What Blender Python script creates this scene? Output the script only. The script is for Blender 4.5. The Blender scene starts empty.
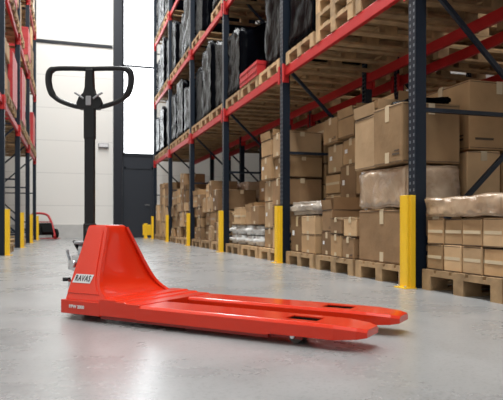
import bpy, bmesh, math, random
from mathutils import Vector, Matrix, noise
random.seed(11)
S=bpy.context.scene
COL=S.collection
S.view_settings.view_transform='Standard'
S.view_settings.look='None'

# ---------------------------------------------------------------- materials
def mat(name,col,rough=0.6,metal=0.0,noise_amt=0.0,scale=6.0,bump=0.0,bscale=20.0,emit=None,estr=0,coat=0,var=None,spec=None,dist=.02):
    m=bpy.data.materials.new(name); m.use_nodes=True
    nt=m.node_tree; b=nt.nodes['Principled BSDF']
    b.inputs['Base Color'].default_value=(*col,1)
    b.inputs['Roughness'].default_value=rough
    b.inputs['Metallic'].default_value=metal
    if spec is not None: b.inputs['Specular IOR Level'].default_value=spec
    if coat: b.inputs['Coat Weight'].default_value=coat; b.inputs['Coat Roughness'].default_value=0.08
    tc=nt.nodes.new('ShaderNodeTexCoord')
    if noise_amt:
        if var is None: var=noise_amt*.9
        n=nt.nodes.new('ShaderNodeTexNoise'); n.inputs['Scale'].default_value=scale; n.inputs['Detail'].default_value=6
        nt.links.new(tc.outputs['Object'],n.inputs['Vector'])
        r=nt.nodes.new('ShaderNodeMapRange'); r.inputs[1].default_value=0.3; r.inputs[2].default_value=0.7
        r.inputs[3].default_value=1-noise_amt; r.inputs[4].default_value=1+noise_amt
        nt.links.new(n.outputs['Fac'],r.inputs[0])
        oi=nt.nodes.new('ShaderNodeObjectInfo')
        r2=nt.nodes.new('ShaderNodeMapRange'); r2.inputs[3].default_value=1-var; r2.inputs[4].default_value=1+var
        nt.links.new(oi.outputs['Random'],r2.inputs[0])
        mu=nt.nodes.new('ShaderNodeMath'); mu.operation='MULTIPLY'
        nt.links.new(r.outputs[0],mu.inputs[0]); nt.links.new(r2.outputs[0],mu.inputs[1])
        vm=nt.nodes.new('ShaderNodeVectorMath'); vm.operation='SCALE'; vm.inputs[0].default_value=col
        nt.links.new(mu.outputs[0],vm.inputs['Scale']); nt.links.new(vm.outputs[0],b.inputs['Base Color'])
    if bump:
        n2=nt.nodes.new('ShaderNodeTexNoise'); n2.inputs['Scale'].default_value=bscale; n2.inputs['Detail'].default_value=4
        nt.links.new(tc.outputs['Object'],n2.inputs['Vector'])
        bp=nt.nodes.new('ShaderNodeBump'); bp.inputs['Strength'].default_value=bump; bp.inputs['Distance'].default_value=dist
        nt.links.new(n2.outputs['Fac'],bp.inputs['Height']); nt.links.new(bp.outputs[0],b.inputs['Normal'])
    if emit:
        b.inputs['Emission Color'].default_value=(*emit,1); b.inputs['Emission Strength'].default_value=estr
    return m
M={}
M['red']=mat('red_paint',(0.63,0.026,0.005),0.28,coat=0.6,noise_amt=0.02,spec=.2)
M['reddark']=mat('dark_red',(0.30,0.012,0.006),0.45)  # darker red for the parts under the forks
M['beam']=mat('beam_red',(0.48,0.020,0.020),0.45,noise_amt=0.06,spec=.3)
M['black']=mat('black_plastic',(0.010,0.010,0.011),0.42,spec=.35)
M['rubber_shade']=mat('black_rubber_and_well_shade',(0.010,0.010,0.010),0.8,spec=.1)
M['steel']=mat('steel',(0.62,0.63,0.65),0.28,1.0)
M['white']=mat('white_print',(0.70,0.70,0.70),0.5)
M['plate']=mat('light_plate',(0.64,0.63,0.63),0.5)
M['grey']=mat('grey_plastic',(0.3,0.3,0.31),0.5)
M['dgrey']=mat('dark_grey_plastic',(0.06,0.06,0.065),0.45)
M['polyu']=mat('roller_polyurethane',(0.10,0.09,0.08),0.5)
M['yellow']=mat('yellow_guard',(0.85,0.52,0.015),0.42,noise_amt=0.04)
M['wood']=mat('pallet_wood',(0.39,0.25,0.125),0.8,noise_amt=0.32,scale=7,bump=0.3)
M['card1']=mat('cardboard',(0.375,0.235,0.12),0.75,noise_amt=0.2,scale=2.5,bump=0.6,bscale=5,var=.28,spec=.2)
M['card2']=mat('cardboard_light',(0.49,0.325,0.18),0.75,noise_amt=0.17,scale=2.5,bump=0.6,bscale=5,var=.22,spec=.2)
M['card3']=mat('cardboard_dark',(0.24,0.145,0.075),0.75,noise_amt=0.2,scale=2.5,bump=0.6,bscale=5,var=.28,spec=.2)
M['tape']=mat('packing_tape',(0.56,0.45,0.30),0.22)
M['edge']=mat('seam_print_and_inner_shade',(0.07,0.045,0.028),0.8)
M['wrapk']=mat('black_stretch_film',(0.0012,0.0015,0.0025),0.24,bump=0.6,bscale=12,noise_amt=0.2,spec=.03,dist=.015)
M['wrapg']=mat('clear_stretch_film',(0.34,0.29,0.24),0.22,bump=0.9,bscale=9,noise_amt=0.3,scale=4,var=.25)
M['bag']=mat('white_bag',(0.66,0.66,0.64),0.45,bump=0.6,bscale=10,noise_amt=0.08)
M['crate']=mat('red_crate',(0.46,0.02,0.022),0.45)
M['doorg']=mat('dark_grey_door',(0.028,0.032,0.04),0.5,spec=.25)
M['frame']=mat('anthracite_frame',(0.016,0.018,0.024),0.5,spec=.25)
M['pane']=mat('translucent_daylight_pane',(0.9,0.93,0.97),0.5,emit=(0.95,0.98,1.0),estr=4.5)
M['ceil']=mat('ceiling_sheet',(0.45,0.45,0.45),0.8)
M['plinth']=mat('concrete_plinth',(0.48,0.47,0.45),0.8,noise_amt=0.06)

def film_mat():
    m=bpy.data.materials.new('film_over_cardboard'); m.use_nodes=True
    nt=m.node_tree; b=nt.nodes['Principled BSDF']; b.inputs['Roughness'].default_value=.5
    b.inputs['Coat Weight'].default_value=1; b.inputs['Coat Roughness'].default_value=.08
    tc=nt.nodes.new('ShaderNodeTexCoord')
    n=nt.nodes.new('ShaderNodeTexNoise'); n.inputs['Scale'].default_value=9; n.inputs['Detail'].default_value=6; n.inputs['Distortion'].default_value=.6
    nt.links.new(tc.outputs['Object'],n.inputs['Vector'])
    cr=nt.nodes.new('ShaderNodeValToRGB'); e=cr.color_ramp.elements
    e[0].position=.3; e[0].color=(0.31,0.19,0.10,1); e[1].position=.78; e[1].color=(0.48,0.35,0.23,1)  # paler streaks put soft film highlights into the colour
    nt.links.new(n.outputs['Fac'],cr.inputs[0]); nt.links.new(cr.outputs[0],b.inputs['Base Color'])
    bp=nt.nodes.new('ShaderNodeBump'); bp.inputs['Strength'].default_value=1; bp.inputs['Distance'].default_value=.04
    nt.links.new(n.outputs['Fac'],bp.inputs['Height']); nt.links.new(bp.outputs[0],b.inputs['Coat Normal'])
    return m
M['wrapc']=film_mat()

def post_mat():
    m=bpy.data.materials.new('perforated_upright'); m.use_nodes=True
    nt=m.node_tree; b=nt.nodes['Principled BSDF']; b.inputs['Roughness'].default_value=0.42; b.inputs['Specular IOR Level'].default_value=.25
    tc=nt.nodes.new('ShaderNodeTexCoord'); sp=nt.nodes.new('ShaderNodeSeparateXYZ'); nt.links.new(tc.outputs['Object'],sp.inputs[0])
    def ma(op,a,bv,c=None):
        n=nt.nodes.new('ShaderNodeMath'); n.operation=op
        for i,v in enumerate((a,bv)):
            if v is None: continue
            if isinstance(v,(int,float)): n.inputs[i].default_value=v
            else: nt.links.new(v,n.inputs[i])
        return n.outputs[0]
    fz=ma('FRACT',ma('MULTIPLY',sp.outputs['Z'],20.0),None)
    zin=ma('LESS_THAN',fz,0.42)
    ay=ma('ABSOLUTE',sp.outputs['Y'],None)
    yin=ma('LESS_THAN',ma('ABSOLUTE',ma('SUBTRACT',ay,0.024),None),0.008)
    h=ma('MULTIPLY',zin,yin)
    mx=nt.nodes.new('ShaderNodeMix'); mx.data_type='RGBA'
    mx.inputs[6].default_value=(0.008,0.013,0.022,1); mx.inputs[7].default_value=(0.15,0.165,0.18,1)
    nt.links.new(h,mx.inputs[0]); nt.links.new(mx.outputs[2],b.inputs['Base Color'])
    return m
M['post']=post_mat()
M['brace']=mat('brace_steel',(0.014,0.020,0.032),0.45,spec=.25)

def floor_mat():
    m=bpy.data.materials.new('polished_concrete'); m.use_nodes=True
    nt=m.node_tree; b=nt.nodes['Principled BSDF']
    tc=nt.nodes.new('ShaderNodeTexCoord')
    def ns(s,d,r=.6):
        n=nt.nodes.new('ShaderNodeTexNoise'); n.inputs['Scale'].default_value=s; n.inputs['Detail'].default_value=d; n.inputs['Roughness'].default_value=r
        nt.links.new(tc.outputs['Object'],n.inputs['Vector']); return n
    n=ns(1.8,10,.65)
    cr=nt.nodes.new('ShaderNodeValToRGB')
    cr.color_ramp.elements[0].position=0.28; cr.color_ramp.elements[0].color=(0.225,0.227,0.226,1)
    cr.color_ramp.elements[1].position=0.72; cr.color_ramp.elements[1].color=(0.318,0.320,0.318,1)
    nt.links.new(n.outputs['Fac'],cr.inputs[0])
    n3=ns(95,3)
    cr3=nt.nodes.new('ShaderNodeValToRGB'); cr3.color_ramp.elements[0].position=0.28; cr3.color_ramp.elements[0].color=(0.70,0.70,0.69,1)
    cr3.color_ramp.elements[1].position=0.48; cr3.color_ramp.elements[1].color=(1,1,1,1)
    nt.links.new(n3.outputs['Fac'],cr3.inputs[0])
    mx=nt.nodes.new('ShaderNodeMix'); mx.data_type='RGBA'; mx.blend_type='MULTIPLY'; mx.inputs[0].default_value=1
    nt.links.new(cr.outputs[0],mx.inputs[6]); nt.links.new(cr3.outputs[0],mx.inputs[7]); nt.links.new(mx.outputs[2],b.inputs['Base Color'])
    mr=nt.nodes.new('ShaderNodeMapRange'); mr.inputs[1].default_value=0.3; mr.inputs[2].default_value=0.7; mr.inputs[3].default_value=0.25; mr.inputs[4].default_value=0.31
    nt.links.new(n.outputs['Fac'],mr.inputs[0]); nt.links.new(mr.outputs[0],b.inputs['Roughness'])
    b.inputs['Specular IOR Level'].default_value=.65
    return m
def wall_mat(name,col,horizontal=True):
    m=bpy.data.materials.new(name); m.use_nodes=True
    nt=m.node_tree; b=nt.nodes['Principled BSDF']; b.inputs['Roughness'].default_value=0.55
    g=nt.nodes.new('ShaderNodeNewGeometry'); sp=nt.nodes.new('ShaderNodeSeparateXYZ'); nt.links.new(g.outputs['Position'],sp.inputs[0])
    a=nt.nodes.new('ShaderNodeMath'); a.operation='FRACT'; nt.links.new(sp.outputs['Z'],a.inputs[0])
    c=nt.nodes.new('ShaderNodeMath'); c.operation='LESS_THAN'; c.inputs[1].default_value=0.02; nt.links.new(a.outputs[0],c.inputs[0])
    mx=nt.nodes.new('ShaderNodeMix'); mx.data_type='RGBA'
    mx.inputs[6].default_value=(*col,1); mx.inputs[7].default_value=(col[0]*.8,col[1]*.8,col[2]*.8,1)
    nt.links.new(c.outputs[0],mx.inputs[0]); nt.links.new(mx.outputs[2],b.inputs['Base Color'])
    return m
M['floor']=floor_mat()
M['wall']=wall_mat('sandwich_panel',(0.77,0.75,0.705))

# ---------------------------------------------------------------- mesh helpers
def finish(bm,name,mats,smooth=False):
    me=bpy.data.meshes.new(name); bmesh.ops.recalc_face_normals(bm,faces=bm.faces)
    bm.to_mesh(me); bm.free()
    for k in mats: me.materials.append(M[k])
    if smooth:
        for p in me.polygons: p.use_smooth=True
    return me
def add_box(bm,a,b,mi=0,bev=0):
    r=bmesh.ops.create_cube(bm,size=1)
    vs=r['verts']
    for v in vs:
        v.co=Vector([a[i]+(v.co[i]+.5)*(b[i]-a[i]) for i in range(3)])
    fs=set(f for v in vs for f in v.link_faces)
    for f in fs: f.material_index=mi
    if bev:
        es=list(set(e for v in vs for e in v.link_edges))
        bmesh.ops.bevel(bm,geom=es,offset=bev,segments=2,affect='EDGES',profile=0.5,material=mi)
def add_bar(bm,p,q,w,h,mi=0):
    p=Vector(p);q=Vector(q);d=q-p;L=d.length
    rot=d.to_track_quat('Z','Y').to_matrix().to_4x4()
    r=bmesh.ops.create_cube(bm,size=1,matrix=Matrix.Translation((p+q)/2)@rot@Matrix.Diagonal((w,h,L,1)))
    for f in set(f for v in r['verts'] for f in v.link_faces): f.material_index=mi
def add_cyl(bm,p,q,r,mi=0,seg=24,r2=None):
    p=Vector(p);q=Vector(q);d=q-p
    rot=d.to_track_quat('Z','Y').to_matrix().to_4x4()
    o=bmesh.ops.create_cone(bm,cap_ends=True,segments=seg,radius1=r,radius2=r if r2 is None else r2,depth=d.length,matrix=Matrix.Translation((p+q)/2)@rot)
    for f in set(f for v in o['verts'] for f in v.link_faces): f.material_index=mi; f.smooth=len(f.verts)==4
def catmull(pts,n=6,closed=False):
    P=[Vector(p) for p in pts]; out=[]; N=len(P)
    rng=range(N) if closed else range(N-1)
    for i in rng:
        g=lambda k:P[k%N] if closed else P[max(0,min(N-1,k))]
        p0,p1,p2,p3=g(i-1),g(i),g(i+1),g(i+2)
        for j in range(n):
            t=j/n
            out.append(0.5*((2*p1)+(-p0+p2)*t+(2*p0-5*p1+4*p2-p3)*t*t+(-p0+3*p1-3*p2+p3)*t**3))
    if not closed: out.append(P[-1])
    return out
def add_tube(bm,pts,r,mi=0,seg=12,closed=False,up=Vector((0,1,0))):
    rings=[];N=len(pts)
    for i,p in enumerate(pts):
        a=pts[(i-1)%N] if closed or i>0 else p; b=pts[(i+1)%N] if closed or i<N-1 else p
        t=(b-a).normalized(); s=t.cross(up)
        if s.length<1e-3: s=t.cross(Vector((1,0,0)))
        s.normalize(); u2=s.cross(t).normalized(); rr=r(p) if callable(r) else r
        rings.append([bm.verts.new(p+s*math.cos(2*math.pi*k/seg)*rr+u2*math.sin(2*math.pi*k/seg)*rr) for k in range(seg)])
    for i in range(N if closed else N-1):
        A=rings[i];B=rings[(i+1)%N]
        for k in range(seg):
            f=bm.faces.new((A[k],A[(k+1)%seg],B[(k+1)%seg],B[k])); f.smooth=True; f.material_index=mi
    if not closed:
        bm.faces.new(rings[0]).material_index=mi; bm.faces.new(rings[-1]).material_index=mi
def obj(name,me,loc=(0,0,0),rotz=0,parent=None,label=None,cat=None,group=None,kind=None):
    o=bpy.data.objects.new(name,me); o.location=loc; o.rotation_euler=(0,0,rotz); COL.objects.link(o)
    if parent: o.parent=parent
    if label: o['label']=label
    if cat: o['category']=cat
    if group: o['group']=group
    if kind: o['kind']=kind
    return o
def boxobj(name,a,b,m,**k):
    bm=bmesh.new(); c=Vector([(a[i]+b[i])/2 for i in range(3)]); h=Vector([(b[i]-a[i])/2 for i in range(3)])
    add_box(bm,-h,h); return obj(name,finish(bm,name,[m]),c,**k)

# ---------------------------------------------------------------- room
WY=18.8
boxobj('floor',(-3.4,-3,-.2),(6.4,19.2,0),'floor',kind='structure')
boxobj('ceiling',(-3.4,-3,9.0),(6.4,19.2,9.2),'ceil',kind='structure')
boxobj('wall_left',(-3.4,-3,0),(-3.2,WY,9.0),'wall',kind='structure')
boxobj('wall_right',(6.2,-3,0),(6.4,WY,9.0),'wall',kind='structure')
WX0,WX1=1.58,2.63
bm=bmesh.new()
add_box(bm,(-3.2,WY,0),(WX0,WY+.2,9)); add_box(bm,(WX1,WY,0),(6.2,WY+.2,9)); add_box(bm,(WX0,WY,8.4),(WX1,WY+.2,9))
obj('wall_far',finish(bm,'wall_far',['wall']),kind='structure')
boxobj('baseboard_far',(-3.1,WY-.03,0),(1.28,WY,.42),'plinth',kind='structure')
boxobj('trim_1',(-3.1,WY-.04,5.98),(1.28,WY,6.07),'frame',kind='structure')
boxobj('trim_2',(1.30,WY-.22,0),(1.56,WY,8.9),'frame',kind='structure')
bm=bmesh.new()
for (a,b) in (((WX0,WY,2.62),(WX0+.06,WY+.1,8.4)),((WX1-.06,WY,2.62),(WX1,WY+.1,8.4)),((WX0,WY,2.6),(WX1,WY+.1,2.70)),((WX0,WY,5.45),(WX1,WY+.1,5.51)),((WX0,WY,8.34),(WX1,WY+.1,8.4))):
    add_box(bm,a,b)
w=obj('window_1',finish(bm,'window_frame',['frame']),kind='structure')
boxobj('window_pane',(WX0+.06,WY+.05,2.7),(WX1-.06,WY+.07,8.34),'pane',parent=w,label='bright translucent window pane')
bm=bmesh.new()
add_box(bm,(WX0,WY+.02,0),(WX1,WY+.1,2.6)); add_box(bm,(WX0+.06,WY,0.02),(WX0+.12,WY+.02,2.5)); add_box(bm,(WX1-.12,WY,0.02),(WX1-.06,WY+.02,2.5)); add_box(bm,(WX0+.06,WY,2.2),(WX1-.06,WY+.02,2.26))
d=obj('door_1',finish(bm,'door',['doorg']),kind='structure')
bm=bmesh.new(); add_cyl(bm,(WX1-.2,WY+.02,1.05),(WX1-.2,WY-.05,1.05),.012); add_bar(bm,(WX1-.2,WY-.05,1.05),(WX1-.34,WY-.05,1.05),.02,.02)
obj('door_handle',finish(bm,'door_handle',['steel']),parent=d)
bm=bmesh.new(); add_box(bm,(-.16,-.05,-.07),(.16,.05,.07),0,.015); add_box(bm,(-.13,-.055,-.045),(.13,-.05,.045),1)
obj('emergency_lamp',finish(bm,'emergency_lamp',['grey','white']),(1.0,WY-.045,2.9),label='small white box-shaped lamp fixed on the panel wall',cat='wall lamp')

# ---------------------------------------------------------------- racks
def mesh_post():
    bm=bmesh.new()
    add_box(bm,(-.045,-.045,0),(-.040,.045,8.0)); add_box(bm,(-.040,-.045,0),(.045,-.040,8.0)); add_box(bm,(-.040,.040,0),(.045,.045,8.0))
    add_box(bm,(.035,-.040,0),(.045,-.02,8.0)); add_box(bm,(.035,.02,0),(.045,.040,8.0))
    add_box(bm,(-.048,-.06,0),(.06,.06,.008))
    return finish(bm,'upright_post',['post'])
POST=mesh_post()
def mesh_brace(L):
    bm=bmesh.new(); z=.25; k=0
    while z<7.4:
        add_bar(bm,(.03,0,z),(L-.03,0,z),.035,.03)
        a,b=(.03,L-.03) if k%2==0 else (L-.03,.03)
        add_bar(bm,(a,.005,z+.04),(b,.005,z+1.0),.03,.035)
        z+=1.05;k+=1
    return finish(bm,'frame_bracing',['brace'])
BRACE=mesh_brace(1.08)
PITCH=2.73
def mesh_beam():
    bm=bmesh.new(); L=PITCH/2-.046
    add_box(bm,(-.022,-L,-.045),(.022,L,.062),0,.006)
    for s in (-1,1):
        add_box(bm,(-.05,s*L-.004,-.12),(.03,s*L+.004,.09),0)
        add_box(bm,(-.056,min(s*L,s*(L-.05)),-.12),(-.05,max(s*L,s*(L-.05)),.09),0)
    return finish(bm,'beam',['beam'])
BEAM=mesh_beam()
LEV=[2.235,3.97,5.7]
def rack(xf,ys,label,flip=False):
    e=bpy.data.objects.new('pallet_rack',None); e.location=(xf,ys[0],0); COL.objects.link(e)
    e['label']=label; e['category']='pallet rack'; e['group']='warehouse pallet racks'
    sgn=-1 if flip else 1
    for y in ys:
        for k,dx in enumerate((0,1.08)):
            p=obj('upright_post',POST,(sgn*dx,y-ys[0],0),parent=e)
            if (k==1)!=flip: p.rotation_euler[2]=math.pi
        b=obj('frame_bracing',BRACE,(0,y-ys[0],0),parent=e)
        if flip: b.rotation_euler[2]=math.pi
    for i in range(len(ys)-1):
        for z in LEV:
            for k,dx in enumerate((0,1.08)):
                p=obj('beam',BEAM,(sgn*dx,(ys[i]+ys[i+1])/2-ys[0],z),parent=e)
                if (k==1)!=flip: p.rotation_euler[2]=math.pi
    return e
RY=[0.95+PITCH*k for k in range(7)]
LY=[6.38+PITCH*k for k in range(5)]
RX=2.42; RX2=3.95; LX=-.95
rack(RX,RY,'tall pallet rack, dark perforated uprights and red beams')
rack(RX2,RY[:6],'dark and red pallet rack standing behind another rack')
rack(LX,LY,'dark and red pallet rack along the aisle by the panel wall',flip=True)

# guards
def mesh_guard():
    bm=bmesh.new(); H=.67
    add_box(bm,(-.115,-.035,.006),(-.103,.035,H),0,.003)
    for s in (-1,1):
        add_bar(bm,(-.099,s*.044,.006),(-.099,s*.044,H),.030,.012)
        add_box(bm,(-.092,min(s*.050,s*.060),.006),(-.052,max(s*.050,s*.060),H),0,.003)
    add_box(bm,(-.15,-.075,0),(-.052,.075,.007),0)
    for s in(-1,1): add_cyl(bm,(-.132,s*.05,.006),(-.132,s*.05,.02),.009,1,8)
    return finish(bm,'post_guard',['yellow','steel'])
G=mesh_guard()
for y in RY[1:]: obj('post_guard',G,(RX,y,0),label='yellow steel column guard bolted before a rack upright foot',cat='column guard',group='yellow column guards')
for y in LY: obj('post_guard',G,(LX,y,0),rotz=math.pi,label='yellow steel column guard bolted before a rack upright foot',cat='column guard',group='yellow column guards')
bm=bmesh.new()
add_box(bm,(0,-.03,.10),(1.3,.03,.42),0,.012)
for x in (.04,.60,1.16): add_box(bm,(x,-.05,0),(x+.10,.05,.46),0,.012); add_box(bm,(x-.03,-.09,0),(x+.13,.09,.012),0)
obj('rack_end_barrier',finish(bm,'rack_end_barrier',['yellow']),(2.10,17.75,0),label='low yellow block barrier at the end of the rack',cat='barrier')

# ---------------------------------------------------------------- pallets / loads
def mesh_pallet():
    bm=bmesh.new()
    for y in (-.35,0,.35):
        add_box(bm,(-.6,y-.05,0),(.6,y+.05,.022))
        for x in (-.53,0,.53):
            add_box(bm,(x-.07,y-.05,.022),(x+.07,y+.05,.10))
    for x in (-.53,0,.53): add_box(bm,(x-.07,-.4,.10),(x+.07,.4,.122))
    for i,y in enumerate((-.33,-.165,0,.165,.33)): add_box(bm,(-.6,y-.068,.122),(.6,y+.068,.144))
    return finish(bm,'pallet',['wood'])
PAL=mesh_pallet()
def pallet(x,y,z,on):
    return obj('wooden_pallet',PAL,(x,y,z),rotz=random.uniform(-.008,.008),label='worn wooden pallet lying on '+on,cat='pallet',group='wooden pallets')
cache={}
def mesh_carton(dx,dy,dz,v,openb=False,sticker=0):
    key=(round(dx,3),round(dy,3),round(dz,3),v,openb,sticker)
    if key in cache: return cache[key]
    bm=bmesh.new(); hx,hy=dx/2,dy/2
    add_box(bm,(-hx,-hy,0),(hx,hy,dz),0,min(.010,dz*.04))
    if random.random()<.75:
        for vv in bm.verts:
            k=noise.noise(vv.co*5+Vector((dx*31,dy*17,dz*11)))
            if vv.co.z>dz*.6: vv.co.z-=abs(k)*.035
            vv.co.x-=abs(k)*.012*(1 if vv.co.x>0 else -1); vv.co.y-=abs(k)*.010*(1 if vv.co.y>0 else -1)
    e=.0015; t=min(.028,dy*.09)
    if sticker==3:
        add_box(bm,(-hx-e,-hy+.012,dz*.44),(-hx+.012,hy-.012,dz*.56),1); add_box(bm,(-hx+.012,-hy-e,dz*.44),(hx-.012,-hy+.012,dz*.56),1)
    elif not openb:
        add_box(bm,(-hx-e,-t,dz*.72),(-hx+.012,t,dz*.98),1); add_box(bm,(-hx+.005,-t,dz-.018),(hx,t,dz+e),1)
        add_box(bm,(-hx-e,-t,0.01),(-hx+.012,t,dz*.2),1)
        add_box(bm,(-t,-hy-e,dz*.8),(t,-hy+.01,dz*.98),1)
    if openb:
        add_box(bm,(-hx+.01,-hy+.01,dz-.01),(hx-.01,hy-.01,dz+e),3)  # dark sheet paints the shaded inside of the open carton
        f=.12
        add_bar(bm,(-hx+.003,0,dz),(-hx-.01,0,dz+f*.8),dy*.96,.004)
        add_bar(bm,(hx-.01,0,dz),(hx-.06,0,dz+f*.6),dy*.9,.004)
        add_bar(bm,(0,-hy+.003,dz),(0,-hy-.006,dz+f),dx*.9,.004)
        add_bar(bm,(0,hy-.01,dz),(0,hy-.04,dz+f),dx*.86,.004)
    for z in (dz*.955,dz*.03):
        add_box(bm,(-hx-.0008,-hy+.01,z-.002),(-hx+.006,hy-.01,z+.002),3); add_box(bm,(-hx+.01,-hy-.0008,z-.002),(hx-.01,-hy+.006,z+.002),3)
    if sticker==1:
        add_box(bm,(-hx-e,hy*.40,dz*.46),(-hx+.012,hy*.70,dz*.60),2)
    elif sticker==2:
        add_box(bm,(-hx-e,-hy*.8,dz*.14),(-hx+.010,-hy*.35,dz*.17),3); add_box(bm,(-hx-e,-hy*.8,dz*.20),(-hx+.010,-hy*.5,dz*.22),3)
        add_box(bm,(-hx*.8,-hy-e,dz*.14),(-hx*.2,-hy+.010,dz*.17),3)
    me=finish(bm,'cardboard_box',[('card1','card2','card3')[v],'tape','white','edge']); cache[key]=me
    return me
def carton(x0,x1,y0,y1,z0,z1,v=None,openb=False,sticker=None,label=None,rz=None):
    if v is None: v=random.choice((0,0,1,1,2,2))
    if sticker is None: sticker=random.choice((0,0,1,1,2,2,3))
    g=.006
    me=mesh_carton(x1-x0-2*g,y1-y0-2*g,z1-z0-.002,v,openb,sticker)
    lb=label or ('open brown cardboard box with raised flaps' if openb else ('%s cardboard box %s stacked on a pallet'%(('brown','light brown','dark brown')[v],('closed with tape','with small white sticker','with thin printed bars','with pale tape band')[sticker])))
    L=max(x1-x0,y1-y0); mr=min(.03,.010/L)
    return obj('cardboard_box',me,((x0+x1)/2,(y0+y1)/2,z0+.001),rotz=random.uniform(-mr,mr) if rz is None else rz,label=lb,cat='cardboard box',group='cardboard boxes on the racks')
def mesh_wrap(dx,dy,dz,m,seed,amp=.018,rnd=.05,cell=.07,lump=0):
    key=('w',round(dx,2),round(dy,2),round(dz,2),m,seed)
    if key in cache: return cache[key]
    bm=bmesh.new(); add_box(bm,(-dx/2,-dy/2,0),(dx/2,dy/2,dz),0)
    bmesh.ops.bevel(bm,geom=list(bm.edges),offset=min(rnd,dz*.3),segments=3,affect='EDGES')
    bmesh.ops.triangulate(bm,faces=bm.faces)
    for it in range(3):
        es=[e for e in bm.edges if e.calc_length()>cell*1.6]
        if not es: break
        bmesh.ops.subdivide_edges(bm,edges=es,cuts=2 if it==0 else 1,use_grid_fill=False)
        bmesh.ops.triangulate(bm,faces=bm.faces)
    for v in bm.verts:
        p=v.co*6+Vector((seed*7.3,seed*3.1,0)); p2=Vector((v.co.x*4,v.co.y*4,v.co.z*16))+Vector((seed,seed,seed))
        d=noise.noise(p)*amp+noise.noise(p2)*amp*.6
        c=Vector((v.co.x,v.co.y,v.co.z-dz/2)); n=Vector((c.x/dx,c.y/dy,c.z/dz)).normalized()
        nz=v.co+n*(d-amp*.8)
        if lump and v.co.z>dz*.5:
            k=(v.co.z/dz-.5)*2; nz.z+=lump*k*noise.noise(Vector((v.co.x*3+seed*5,v.co.y*3,seed)))
        nz.z=max(nz.z,0); v.co=nz
    me=finish(bm,'wrapped_load',[m],True); cache[key]=me; return me
def wrapped(x,y,z,dx,dy,dz,m,name='wrapped_load',label=None,cat='wrapped load',group='film wrapped pallet loads',rz=None,**k):
    lb=label or {'wrapk':'pallet load wrapped tightly in black stretch film','wrapg':'pallet load wrapped in cloudy clear film','wrapc':'cardboard goods under shiny clear film'}[m]
    return obj(name,mesh_wrap(dx,dy,dz,m,random.choice((1,2,3,4)),**k),(x,y,z),rotz=random.uniform(-.012,.012) if rz is None else rz,label=lb,cat=cat,group=group)
def crate(x,y,z):
    key='crate'
    if key not in cache:
        bm=bmesh.new()
        add_box(bm,(-.3,-.2,0),(.3,.2,.02)); 
        for s in(-1,1):
            add_box(bm,(-.3,s*.19-.01,.02),(.3,s*.19+.01,.2)); add_box(bm,(s*.29-.01,-.18,.02),(s*.29+.01,.18,.2))
            add_box(bm,(-.3,min(s*.2,s*.207),.15),(.3,max(s*.2,s*.207),.165))
        add_box(bm,(-.308,-.2,.15),(-.3,.2,.165)); add_box(bm,(-.308,-.2,.06),(-.3,.2,.07)); add_box(bm,(-.28,-.18,.17),(.28,.18,.178))
        cache[key]=finish(bm,'plastic_crate',['crate'])
    obj('plastic_crate',cache[key],(x,y,z),label='red plastic stacking crate on a pallet',cat='crate',group='red plastic crates')

def load(kind,x,y,z,h=1.1,flip=1,small=False):
    if kind=='K': wrapped(x,y,z,random.choice((1.18,1.1)),random.choice((.8,.78,.74)),round(h,1),'wrapk',amp=.026,rnd=.03,lump=.14)
    elif kind=='G': wrapped(x,y,z,1.14,.77,round(h,1),'wrapg')
    elif kind=='W': wrapped(x,y,z,1.14,.77,round(h,1),'wrapc')
    elif kind=='P':
        for i in range(5): pallet(x,y,z+.001+i*.146,'a stack of pallets')
    elif kind=='R':
        n=max(1,int(h/.21))
        for sx in (-.31,.31):
            for sy in (-.21,.21):
                for i in range(n if sx*flip<0 else max(1,n-1)): crate(x+sx,y+sy,z+.002+i*.202)
    elif kind=='C' or kind=='B':
        big=kind=='B'
        zz=z; lim=z+h
        while zz<lim-.15:
            bh=random.choice((.4,.46,.36)) if big else random.choice((.24,.28,.32))
            if small: bh=random.choice((.2,.24,.28,.34))
            ny=1 if (big and random.random()<.4) else (random.choice((2,3)) if small else 2)
            last=zz+bh>=lim-.15
            for ix in range(2):
                front=(ix==0)==(flip>0)
                if not front and (flip<0 or small): continue
                nn2=ny if front else 1
                for iy in range(nn2):
                    if last and random.random()<.25: continue
                    x0=x-.58+ix*.58; y0=y-.385+iy*.77/nn2
                    ins=random.choice((0,0,.03,.07)) if front else 0
                    if flip>0: xa,xb=x0+ins,x0+.58
                    else: xa,xb=x0,x0+.58-ins
                    dh=random.choice((0,0,.03)) if last else 0
                    carton(xa,xb,y0,y0+.77/nn2,zz,zz+bh+dh,openb=last and random.random()<.35)
            zz+=bh
        if flip<0: wrapped(x-.31,y,z,.54,.76,.8,'wrapc')
        elif small: wrapped(x+.31,y,z,.54,.76,round(h,1),'wrapc')
PY=(-.86,0,.86)
PX=RX+.57
FL='the concrete floor'; LVT='rack beams'
BAYC=[(RY[i]+RY[i+1])/2 for i in range(6)]
X0=PX-.6+.02
def fp(i,j): 
    y=BAYC[i]+PY[j]; pallet(PX,y,0,FL); return y
z0=.145
for j in (1,2):
    y=fp(0,j)
    for r in range(2):
        for c in range(4 if j==2 else 0):
            for dcol in range(2):
                ins=random.choice((0,.004,.008))
                carton(X0+dcol*.4+ins,X0+dcol*.4+.39,y-.39+c*.195,y-.39+c*.195+.195,z0+r*.178,z0+(r+1)*.178,v=random.choice((0,1,1)),sticker=3)
    if j==2:
        wrapped(X0+.38,y,z0+.358,.80,.81,.155,'wrapc',name='wrapped_package',label='flat cardboard package under shiny clear film on boxes',cat='package',amp=.020,cell=.045,rnd=.012)
    else: load('B',PX,y,z0,.5)
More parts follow.
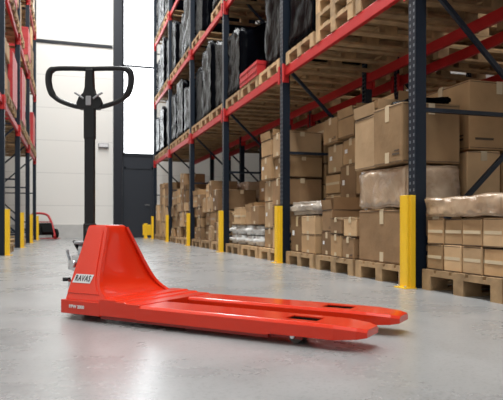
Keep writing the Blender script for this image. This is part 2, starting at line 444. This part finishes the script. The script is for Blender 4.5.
# bay 1  pallet A: large mixed cartons
y=fp(1,0)
carton(X0,X0+.5,y-.39,y+.39,z0,z0+.44,v=2,sticker=0)
wrapped(X0+.24,y,z0+.442,.50,.78,.33,'wrapc',name='wrapped_package',label='film covered cardboard box in a tall stack',cat='package',amp=.014,rnd=.02,cell=.05)
carton(X0-.05,X0+.48,y-.39,y+.05,z0+.78,z0+1.245,v=0,sticker=2); carton(X0-.02,X0+.46,y+.06,y+.44,z0+.78,z0+1.23,v=1,sticker=0,openb=True)
carton(X0+.53,X0+1.14,y-.39,y+.36,z0,z0+.47,v=2,sticker=0)
carton(X0+.53,X0+.86,y-.39,y+.36,z0+.47,z0+.90,v=1,sticker=2); carton(X0+.87,X0+1.14,y-.36,y+.36,z0+.47,z0+.86,v=0,sticker=0)
carton(X0+.55,X0+1.14,y-.38,y+.36,z0+.90,z0+1.46,v=0,sticker=2)
wrapped(X0+.26,y-.16,z0+1.25,.36,.38,.07,'wrapk',name='wrapped_package',label='loose dark film bundle on top of boxes',cat='package',amp=.022,rnd=.02,cell=.05)
# pallet B
y=fp(1,1)
carton(X0,X0+.38,y-.39,y-.13,z0,z0+.2); carton(X0,X0+.38,y-.13,y+.12,z0,z0+.22); carton(X0+.03,X0+.38,y+.13,y+.39,z0,z0+.24)
carton(X0+.02,X0+.38,y-.39,y-.13,z0+.2,z0+.38,v=1); carton(X0+.0,X0+.36,y-.13,y+.12,z0+.22,z0+.38,v=2); carton(X0+.03,X0+.38,y+.14,y+.38,z0+.24,z0+.46,v=2,openb=True)
zz=z0
for r,bh in enumerate((.34,.24,.30,.22,.32)):
    carton(X0+.42+random.choice((0,.03,.06)),X0+1.1,y-.39,y+.0,zz,zz+bh-.004,openb=r==4); zz+=bh
zz=z0
for r,bh in enumerate((.26,.36,.28,.40)):
    carton(X0+.42+random.choice((0,.04,.07)),X0+1.1,y+.01,y+.39,zz,zz+bh-.004,openb=r==3); zz+=bh
# pallet C
y=fp(1,2)
carton(X0,X0+.42,y-.39,y-.0,z0,z0+.2,v=0);carton(X0,X0+.42,y-.39,y-.0,z0+.2,z0+.4,v=1); carton(X0+.03,X0+.42,y+.0,y+.39,z0,z0+.40,v=2)
wrapped(X0+.2,y-.02,z0+.405,.42,.8,.16,'wrapg',name='wrapped_package',label='flat grey film wrapped package on boxes',cat='package')
for q,hs in enumerate(((.30,.26,.40,.30,.22),(.36,.30,.24,.34,.30))):
    zz=z0
    for r,bh in enumerate(hs):
        carton(X0+.44+random.choice((0,.03,.06)),X0+1.1,y-.39+q*.39,y+q*.39,zz,zz+bh-.004,openb=(r==4 and q==0)); zz+=bh
# bay 2
y=fp(2,0)
for c,hs in enumerate(((.30,.24,.34,.26,.30),(.26,.34,.28,.30,.22))):
    zz=z0
    for r,bh in enumerate(hs):
        carton(X0+random.choice((0,.02,.05)),X0+.55,y-.39+c*.39,y+c*.39,zz,zz+bh-.004,openb=(r==4 and c==1)); zz+=bh
for r in range(3,6): carton(X0+.57,X0+1.12,y-.39,y+.39,z0+r*.265,z0+(r+1)*.265-.004)
carton(X0+.57,X0+1.12,y-.39,y+.39,z0,z0+.4,v=0);carton(X0+.57,X0+1.12,y-.39,y+.39,z0+.4,z0+.79,v=0)
def bag(x,y,z):
    obj('white_sack',mesh_wrap(.5,.36,.15,'bag',random.choice((1,2,3)),amp=.02,rnd=.07,cell=.06),(x,y,z),rotz=random.uniform(-.06,.06),label='plump white sack piled on a pallet',cat='sack',group='white sacks on pallets')
for j in (1,2):
    y=fp(2,j)
    for r in range(2):
        for c in range(2): bag(X0+.26,y-.19+c*.38,z0+r*.145)
    carton(X0+.0,X0+.5,y-.37,y-.0,z0+.30,z0+.56); carton(X0+.04,X0+.5,y+.01,y+.37,z0+.30,z0+.5,openb=j==1)
    for k in range(3): carton(X0+.54,X0+1.1,y-.39,y+.39,z0+.34*k,z0+.34*k+.335)
for j,h in enumerate((.75,1.05,.9)):
    y=fp(3,j); load('C',PX,y,z0,h,small=True)
for j,h in enumerate((1.1,1.3,1.15)):
    y=fp(4,j); load('C',PX,y,z0,h,small=True)
for j,(k,h) in enumerate((('B',1.1),('B',1.25),('B',1.2))):
    y=fp(5,j); load(k,PX,y,z0,h,small=False)
# ---- upper levels right rack
LT=[l+.064 for l in LEV]
def up(px,y,z,k,h,flip=1):
    if k=='-': return
    pallet(px,y,z,LVT)
    if k!='0': load(k,px,y,z+.145,h,flip)
plan1=[('0','P','P'),('P','P','K'),('K','R','K'),('K','K','K'),('K','K','K'),('K','K','K')]
plan2=[None,None,('K','K','K'),('K','-','K'),('K','K','K'),('K','K','K')]
plan3=[None,None,None,('K','-','K'),('K','K','-'),('K','K','K')]
for pl,z in ((plan1,LT[0]),(plan2,LT[1]),(plan3,LT[2])):
    for i,row in enumerate(pl):
        if not row: continue
        for j,k in enumerate(row): up(PX,BAYC[i]+PY[j],z,k,{'R':.22}.get(k,random.choice((1.3,1.2,1.0,1.1))))
# second rack
PX2=RX2+.54
for i in (1,2):
    for j in range(3):
        y=BAYC[i]+PY[j]; pallet(PX2,y,0,FL); load('B',PX2,y,z0,random.uniform(1.4,1.6))
for i in range(1,5):
    for j in range(3): up(PX2,BAYC[i]+PY[j],LT[0],('0','-','P')[j] if i<3 else random.choice('KKW'),1.1)
# ---- left rack
LPX=LX-.54
LB=[(LY[i]+LY[i+1])/2 for i in range(4)]
pl1=[('R','C','R'),('C','R','-'),('R','C','0'),('C','R','C')]
pl2=[('W','C','G'),('-','R','C'),('B','-','R'),('C','B','0')]
pl3=[('G','W','G'),('W','-','W'),('B','W','-'),('0','B','W')]
for pl,z in ((pl1,LT[0]),(pl2,LT[1]),(pl3,LT[2])):
    for i in range(1,4):
        for j,k in enumerate(pl[i]): up(LPX,LB[i]+PY[j],z,k,random.choice((.6,.8,1.0,1.1)),-1)
for i in (1,2,3): pallet(LPX-.0,LB[i]-.5,0,FL)

# ---------------------------------------------------------------- low red hand truck near far wall
ht=bpy.data.objects.new('hand_truck',None); ht.location=(-.66,17.95,0); ht.rotation_euler=(0,0,.5); COL.objects.link(ht)
ht['label']='red tubular hand truck with black wheels parked by the wall'; ht['category']='hand truck'
bm=bmesh.new()
add_tube(bm,catmull([(-.27,0,.05),(-.27,.14,.35),(-.27,.30,.58),(-.22,.42,.72),(0,.48,.76),(.22,.42,.72),(.27,.30,.58),(.27,.14,.35),(.27,0,.05)],5),.034,up=Vector((0,0,1)))
for z in (.2,.35,.5): add_bar(bm,(-.27,z*.45,z),(.27,z*.45,z),.05,.03)
obj('frame',finish(bm,'hand_truck_frame',['crate']),parent=ht)
bm=bmesh.new(); add_box(bm,(-.22,-.06,0),(.22,.02,.36),0,.01); add_box(bm,(-.16,-.16,.02),(.16,-.06,.24),0,.02); o=obj('back_panel',finish(bm,'back_panel',['rubber_shade']),(0,.02,.12),parent=ht); o.rotation_euler=(-.4,0,0)
bm=bmesh.new(); add_box(bm,(-.28,-.3,.02),(.28,0,.035)); obj('toe_plate',finish(bm,'toe_plate',['crate']),parent=ht)
for s in (-1,1):
    bm=bmesh.new(); add_cyl(bm,(-.04,0,0),(.04,0,0),.15,0,24); add_cyl(bm,(-.045,0,0),(.045,0,0),.06,1,16)
    obj('wheel',finish(bm,'hand_truck_wheel',['rubber_shade','steel']),(s*.34,.12,.15),parent=ht)
bm=bmesh.new(); add_bar(bm,(-.34,.12,.15),(.34,.12,.15),.02,.02); obj('axle',finish(bm,'axle',['steel']),parent=ht)

# ---------------------------------------------------------------- pallet truck
TH=math.atan(181.5/580)
YAW=math.radians(30.2)
T=bpy.data.objects.new('pallet_truck',None)
T.location=(.129,2.82,0); T.rotation_euler=(0,0,-TH-YAW); COL.objects.link(T)
T['label']='bright red hand pallet truck with black steering handle on the floor'; T['category']='pallet truck'
def bevmod(o,w=.006,seg=2,ang=25):
    md=o.modifiers.new('bevel','BEVEL'); md.width=w; md.segments=seg; md.limit_method='ANGLE'; md.angle_limit=math.radians(ang)
UB=-.25
bm=bmesh.new(); add_box(bm,(UB,-.005,.030),(.01,.550,.096))
o=obj('base_frame',finish(bm,'base_frame',['red']),parent=T); bevmod(o,.003,2)
# body: nearly straight wedge that turns out in a short sweep at the foot
def prof(z):
    t=max(0,min(1,(z-.102)/(.448-.102)))
    uf=-.138+.085*(1-t)+.085*(1-t)**9
    vn=.028+(.186-.028)*((z-.126)/.320) if z>.10 else .014
    vf=.340+.165*(1-t)
    ub=UB+.012-(.024)*t
    return ub,uf,max(.014,vn),vf
zs=[.094]+[.102+(.446-.102)*(i/16)**1.5 for i in range(17)]
bm=bmesh.new(); rings=[]
for z in zs:
    ub,uf,vn,vf=prof(z); rings.append([bm.verts.new(p) for p in ((ub,vn,z),(uf,vn,z),(uf,vf,z),(ub,vf,z))])
for z,k in ((.456,.006),(.460,.016)):
    ub,uf,vn,vf=prof(.446); rings.append([bm.verts.new(p) for p in ((ub+k*.4,vn+k,z),(uf-k,vn+k,z),(uf-k,vf-k,z),(ub+k*.4,vf-k,z))])
for a,b in zip(rings,rings[1:]):
    for k in range(4):
        f=bm.faces.new((a[k],a[(k+1)%4],b[(k+1)%4],b[k])); f.smooth=(k==1)
bm.faces.new(rings[0]); bm.faces.new(rings[-1])
body=obj('body',finish(bm,'truck_body',['red']),parent=T); bevmod(body,.003,2,40)
for s in (0,1):
    bm=bmesh.new(); R=[]
    for z in zs[2:]:
        ub,uf,vn,vf=prof(z); w_=.016+.010*(1-(z-.1)/.35)
        va,vb=(vn,vn+w_) if s==0 else (vf,vf-w_)
        R.append([bm.verts.new(p) for p in ((uf-.003,va,z),(uf+.013,va,z+.003),(uf+.013,vb,z+.003),(uf-.003,vb,z))])
    for a,b in zip(R,R[1:]):
        for k in range(4): bm.faces.new((a[k],a[(k+1)%4],b[(k+1)%4],b[k]))
    bm.faces.new(R[0]); bm.faces.new(R[-1])
    obj('side_flange',finish(bm,'side_flange',['red']),parent=T)
e1=Vector((1,0,0)); e2=Vector((0,.158,.320)).normalized(); nn=e1.cross(e2)
def sp(u,s,off=0): return Vector((u,0.028,.126))+e2*s+nn*off
bm=bmesh.new()
q=[sp(UB+.014,.0,-.001)]
for s_ in (0,.02,.05,.09,.14,.20,.27,.335):
    z=.126+e2.z*s_; q.append(sp(prof(z)[1]-.010,s_,-.001))
q+=[sp(-.165,.350,-.001),sp(UB-.004,.350,-.001)]
a=[bm.verts.new(p) for p in q]; b=[bm.verts.new(p+nn*.005) for p in q]
bm.faces.new(a); bm.faces.new(b); NQ=len(q)
for k in range(NQ): bm.faces.new((a[k],a[(k+1)%NQ],b[(k+1)%NQ],b[k]))
obj('side_plate',finish(bm,'side_plate',['red']),parent=T)
# raised stepped deck over the fork roots
bm=bmesh.new()
pr=[(.005,.035),(.005,.112),(.105,.112),(.112,.106),(.165,.106),(.176,.1005),(.25,.1005),(.25,.035)]
L=[bm.verts.new((x,-.004,z)) for x,z in pr]; R=[bm.verts.new((x,.554,z)) for x,z in pr]
for k in range(8): bm.faces.new((L[k],L[(k+1)%8],R[(k+1)%8],R[k]))
bm.faces.new(L); bm.faces.new(R)
o=obj('heel_plate',finish(bm,'heel_plate',['red']),parent=T); bevmod(o,.0015,2)
# forks
FW=.098
def fork(c,ext=0):
    w0=FW; zb0=.032; zr=.038; zt0=.0975; ze=.093
    st=[(.23,w0,zt0,zb0),(.60,w0,.0965,zb0),(.90,w0,.095,zb0),(.92,w0,.095,zr),(.955,w0,.095,zr),(1.09,w0,.0945,zr),(1.18,w0,ze,zr),(1.265+ext,w0-.016,ze-.006,zr+.008),(1.300+ext,w0-.034,ze-.012,zr+.014)]
    bm=bmesh.new(); rg=[]
    for (u,w,zt,zb) in st:
        h=.042*min(1,w/.086)
        rg.append([bm.verts.new(p) for p in ((u,c-w,zb),(u,c-w,zt-.011),(u,c-w+.011,zt),(u,c-h,zt),(u,c+h,zt),(u,c+w-.011,zt),(u,c+w,zt-.011),(u,c+w,zb))])
    n=8; HI=4
    for i in range(len(rg)-1):
        A,B=rg[i],rg[i+1]
        for k in range(n):
            if i==HI and k==3: continue
            bm.faces.new((A[k],A[(k+1)%n],B[(k+1)%n],B[k]))
    bm.faces.new(rg[0]); bm.faces.new(rg[-1])
    q=[rg[HI][3],rg[HI+1][3],rg[HI+1][4],rg[HI][4]]; lo=[bm.verts.new(v.co-Vector((0,0,.046))) for v in q]
    mid=[bm.verts.new(v.co-Vector((0,0,.006))) for v in q]
    for k in range(4): bm.faces.new((q[k],q[(k+1)%4],mid[(k+1)%4],mid[k]))
    fs=[bm.faces.new((mid[k],mid[(k+1)%4],lo[(k+1)%4],lo[k])) for k in range(4)]+[bm.faces.new(lo)]
    for f in fs: f.material_index=1  # pit sides and bottom coloured black to paint the shade inside the well
    o=obj('fork',finish(bm,'fork',['red','rubber_shade']),parent=T); bevmod(o,.0012,1,25)
    bm=bmesh.new()
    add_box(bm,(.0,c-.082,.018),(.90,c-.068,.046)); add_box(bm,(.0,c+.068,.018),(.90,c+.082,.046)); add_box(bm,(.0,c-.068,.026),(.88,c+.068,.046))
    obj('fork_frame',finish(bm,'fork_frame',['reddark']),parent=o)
    bm=bmesh.new(); add_cyl(bm,(0,-.045,0),(0,.045,0),.030,0,24); add_cyl(bm,(0,-.072,0),(0,.072,0),.009,1,12)
    obj('load_roller',finish(bm,'load_roller',['polyu','steel']),(1.00,c,.0305),parent=o)
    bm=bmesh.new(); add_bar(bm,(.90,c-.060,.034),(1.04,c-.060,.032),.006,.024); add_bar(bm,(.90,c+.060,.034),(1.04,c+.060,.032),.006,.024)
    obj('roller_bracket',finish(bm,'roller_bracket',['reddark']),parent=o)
fork(FW-.005); fork(.556-FW,.015)
bm=bmesh.new()
vs=[bm.verts.new(sp(u,s,.0065)) for u,s in ((-.226,.052),(-.104,.052),(-.096,.098),(-.218,.098))]; bm.faces.new(vs)
obj('name_plate',finish(bm,'name_plate',['plate']),parent=T,label='light slanted maker plate with dark lettering')
def text(body,size,u,pt,e_up,off,name,m,sx=1,shear=0,ox=.0008,sc=1.0):
    cu=bpy.data.curves.new(name,'FONT'); cu.body=body; cu.size=size; cu.align_x='CENTER'; cu.align_y='CENTER'; cu.extrude=.0006; cu.offset=ox; cu.shear=shear; cu.space_character=sc
    to=bpy.data.objects.new('tmp',cu); COL.objects.link(to); dg=bpy.context.evaluated_depsgraph_get(); dg.update()
    me=bpy.data.meshes.new_from_object(to.evaluated_get(dg)); bpy.data.objects.remove(to)
    nrm=e1.cross(e_up)
    R=Matrix((( e1.x*sx,e_up.x,nrm.x,0),(e1.y,e_up.y,nrm.y,0),(e1.z,e_up.z,nrm.z,0),(0,0,0,1)))
    me.transform(Matrix.Translation(pt+nrm*off)@R); me.materials.clear(); me.materials.append(M[m])
    return obj(name,me,parent=T)
text('RAVAS',.044,0,sp(-.161,.075),e2,.008,'plate_lettering','black',.72,0,.0004,1.14)
text('RPW 2000',.021,0,Vector((-.14,-.006,.066)),Vector((0,0,1)),.001,'side_lettering','white',1.1)
# pump, steering, wheels
HU,HV=-.315,.27
bm=bmesh.new(); add_cyl(bm,(0,0,.14),(0,0,.36),.040,0); add_cyl(bm,(0,0,.36),(0,0,.40),.03,0); add_cyl(bm,(-.02,-.070,.15),(-.02,-.070,.30),.022,0)
add_box(bm,(-.05,-.13,.12),(.05,.06,.17),0,.01)
obj('hydraulic_pump',finish(bm,'hydraulic_pump',['steel']),(HU,HV,0),parent=T)
bm=bmesh.new(); add_tube(bm,[Vector((-.02+.026*math.cos(t*.7),-.070+.026*math.sin(t*.7),.16+t*.0022)) for t in range(60)],.004,seg=6,up=Vector((0,0,1)))
obj('return_spring',finish(bm,'return_spring',['steel']),(HU,HV,0),parent=T)
bm=bmesh.new(); add_tube(bm,catmull([(-.29,.165,.33),(-.32,.15,.37),(-.35,.18,.36),(-.345,.23,.28),(-.33,.25,.2)],6),.007)
obj('hydraulic_hose',finish(bm,'hydraulic_hose',['rubber_shade']),parent=T)
bm=bmesh.new(); add_box(bm,(-.035,-.045,-.05),(.035,.045,.035),0,.008); add_cyl(bm,(0,0,.03),(0,0,.10),.024,0); add_cyl(bm,(-.0,-.08,-.01),(0,-.04,-.01),.020,0); add_cyl(bm,(.0,-.02,.09),(0,-.02,.105),.030,1); add_cyl(bm,(-.03,-.02,-.03),(-.07,-.02,-.03),.015,0); add_bar(bm,(-.06,-.02,-.03),(-.06,-.05,.06),.008,.014)
obj('release_valve',finish(bm,'release_valve',['steel','grey']),(-.29,.175,.27),parent=T)
bm=bmesh.new(); add_bar(bm,(-.30,.15,.12),(-.30,.20,.22),.012,.02); add_bar(bm,(-.30,.20,.22),(-.33,.27,.34),.012,.02); add_cyl(bm,(-.30,.18,.22),(-.30,.22,.22),.012)
obj('linkage_arm',finish(bm,'linkage_arm',['steel']),parent=T)
bm=bmesh.new(); add_box(bm,(-.03,-.03,.36),(.03,.03,.47),0,.010); add_cyl(bm,(0,-.036,.435),(0,.036,.435),.012,1)
obj('handle_pivot',finish(bm,'handle_pivot',['black','dgrey']),(HU-.02,HV,0),rotz=YAW,parent=T)
bm=bmesh.new(); add_bar(bm,(-.02,-.09,.16),(-.03,-.15,.175),.03,.012); add_cyl(bm,(-.045,-.165,.178),(-.02,-.135,.178),.010,1)
obj('foot_pedal',finish(bm,'foot_pedal',['steel','black']),(HU,HV,0),parent=T)
for s in (-1,1):
    bm=bmesh.new(); add_cyl(bm,(0,-.022,0),(0,.022,0),.08,0,32); add_cyl(bm,(0,-.025,0),(0,.025,0),.05,1,24)
    obj('steer_wheel',finish(bm,'steer_wheel',['rubber_shade','steel']),(HU-.02,HV+s*.05,.08),parent=T)
# handle
HH=bpy.data.objects.new('steering_handle',None); HH.location=(HU-.02,HV,0); HH.rotation_euler=(0,0,YAW); COL.objects.link(HH); HH.parent=T
bm=bmesh.new()
add_box(bm,(-.026,-.019,.455),(.026,.019,.93),0,.006); add_box(bm,(-.030,-.021,.92),(.030,.021,1.12),0,.008)
obj('shaft',finish(bm,'handle_shaft',['black']),parent=HH)
bm=bmesh.new()
half=[(0,1.302),(.09,1.304),(.158,1.304),(.194,1.300),(.214,1.288),(.222,1.264),(.222,1.228),(.214,1.190),(.198,1.160),(.170,1.135),(.125,1.115),(.075,1.100),(.04,1.096)]
loop=[(x,0,z) for x,z in half]+[(0,0,1.095)]+[(-x,0,z) for x,z in reversed(half[1:])]
add_tube(bm,catmull(loop,4,True),lambda p:.0130+.005*max(0,min(1,(abs(p.x)-.19)/.012)),closed=True)
obj('grip_loop',finish(bm,'grip_loop',['black']),parent=HH)
bm=bmesh.new()
pf=[(-.056,1.082),(.056,1.082),(.070,1.112),(.056,1.148),(.032,1.170),(.024,1.200),(.020,1.298),(-.020,1.298),(-.024,1.200),(-.032,1.170),(-.056,1.148),(-.070,1.112)]
NP=len(pf)
A=[bm.verts.new((x,-.022,z)) for x,z in pf]; B=[bm.verts.new((x,.022,z)) for x,z in pf]
bm.faces.new(A); bm.faces.new(B)
for k in range(NP): bm.faces.new((A[k],A[(k+1)%NP],B[(k+1)%NP],B[k]))
o=obj('grip_center',finish(bm,'grip_center',['black']),parent=HH); bevmod(o,.006,3)
bm=bmesh.new(); add_tube(bm,catmull([(-.074,-.024,1.168),(-.048,-.030,1.152),(-.026,-.032,1.135)],4),.0055); add_tube(bm,catmull([(.074,-.024,1.168),(.048,-.030,1.152),(.026,-.032,1.135)],4),.0055)
add_box(bm,(-.014,-.034,1.10),(.014,-.022,1.150),0,.003)
obj('lowering_lever',finish(bm,'lowering_lever',['grey']),parent=HH)

# ---------------------------------------------------------------- lights
def area(name,loc,rot,sx,sy,e,col=(1,1,1)):
    l=bpy.data.lights.new(name,'AREA'); l.shape='RECTANGLE'; l.size=sx; l.size_y=sy; l.energy=e; l.color=col
    o=bpy.data.objects.new(name,l); o.location=loc; o.rotation_euler=rot; COL.objects.link(o)
area('ceiling_light',(.7,7.5,8.8),(0,0,0),.7,20,2000,(.98,1,1))
area('ceiling_light',(4.8,6,8.8),(0,0,0),.6,17,70,(.98,.99,1))
w=bpy.data.worlds.new('w'); S.world=w; w.use_nodes=True
w.node_tree.nodes['Background'].inputs[0].default_value=(.96,.98,1,1); w.node_tree.nodes['Background'].inputs[1].default_value=.45

# ---------------------------------------------------------------- camera
cd=bpy.data.cameras.new('camera'); cd.sensor_width=36; cd.lens=36*580/503; cd.shift_y=23/503; cd.clip_start=.05
c=bpy.data.objects.new('camera',cd); c.location=(0,0,.47); c.rotation_euler=(math.pi/2,0,-TH); COL.objects.link(c)
cd.dof.use_dof=True; cd.dof.focus_distance=2.9; cd.dof.aperture_fstop=6.3
S.camera=c
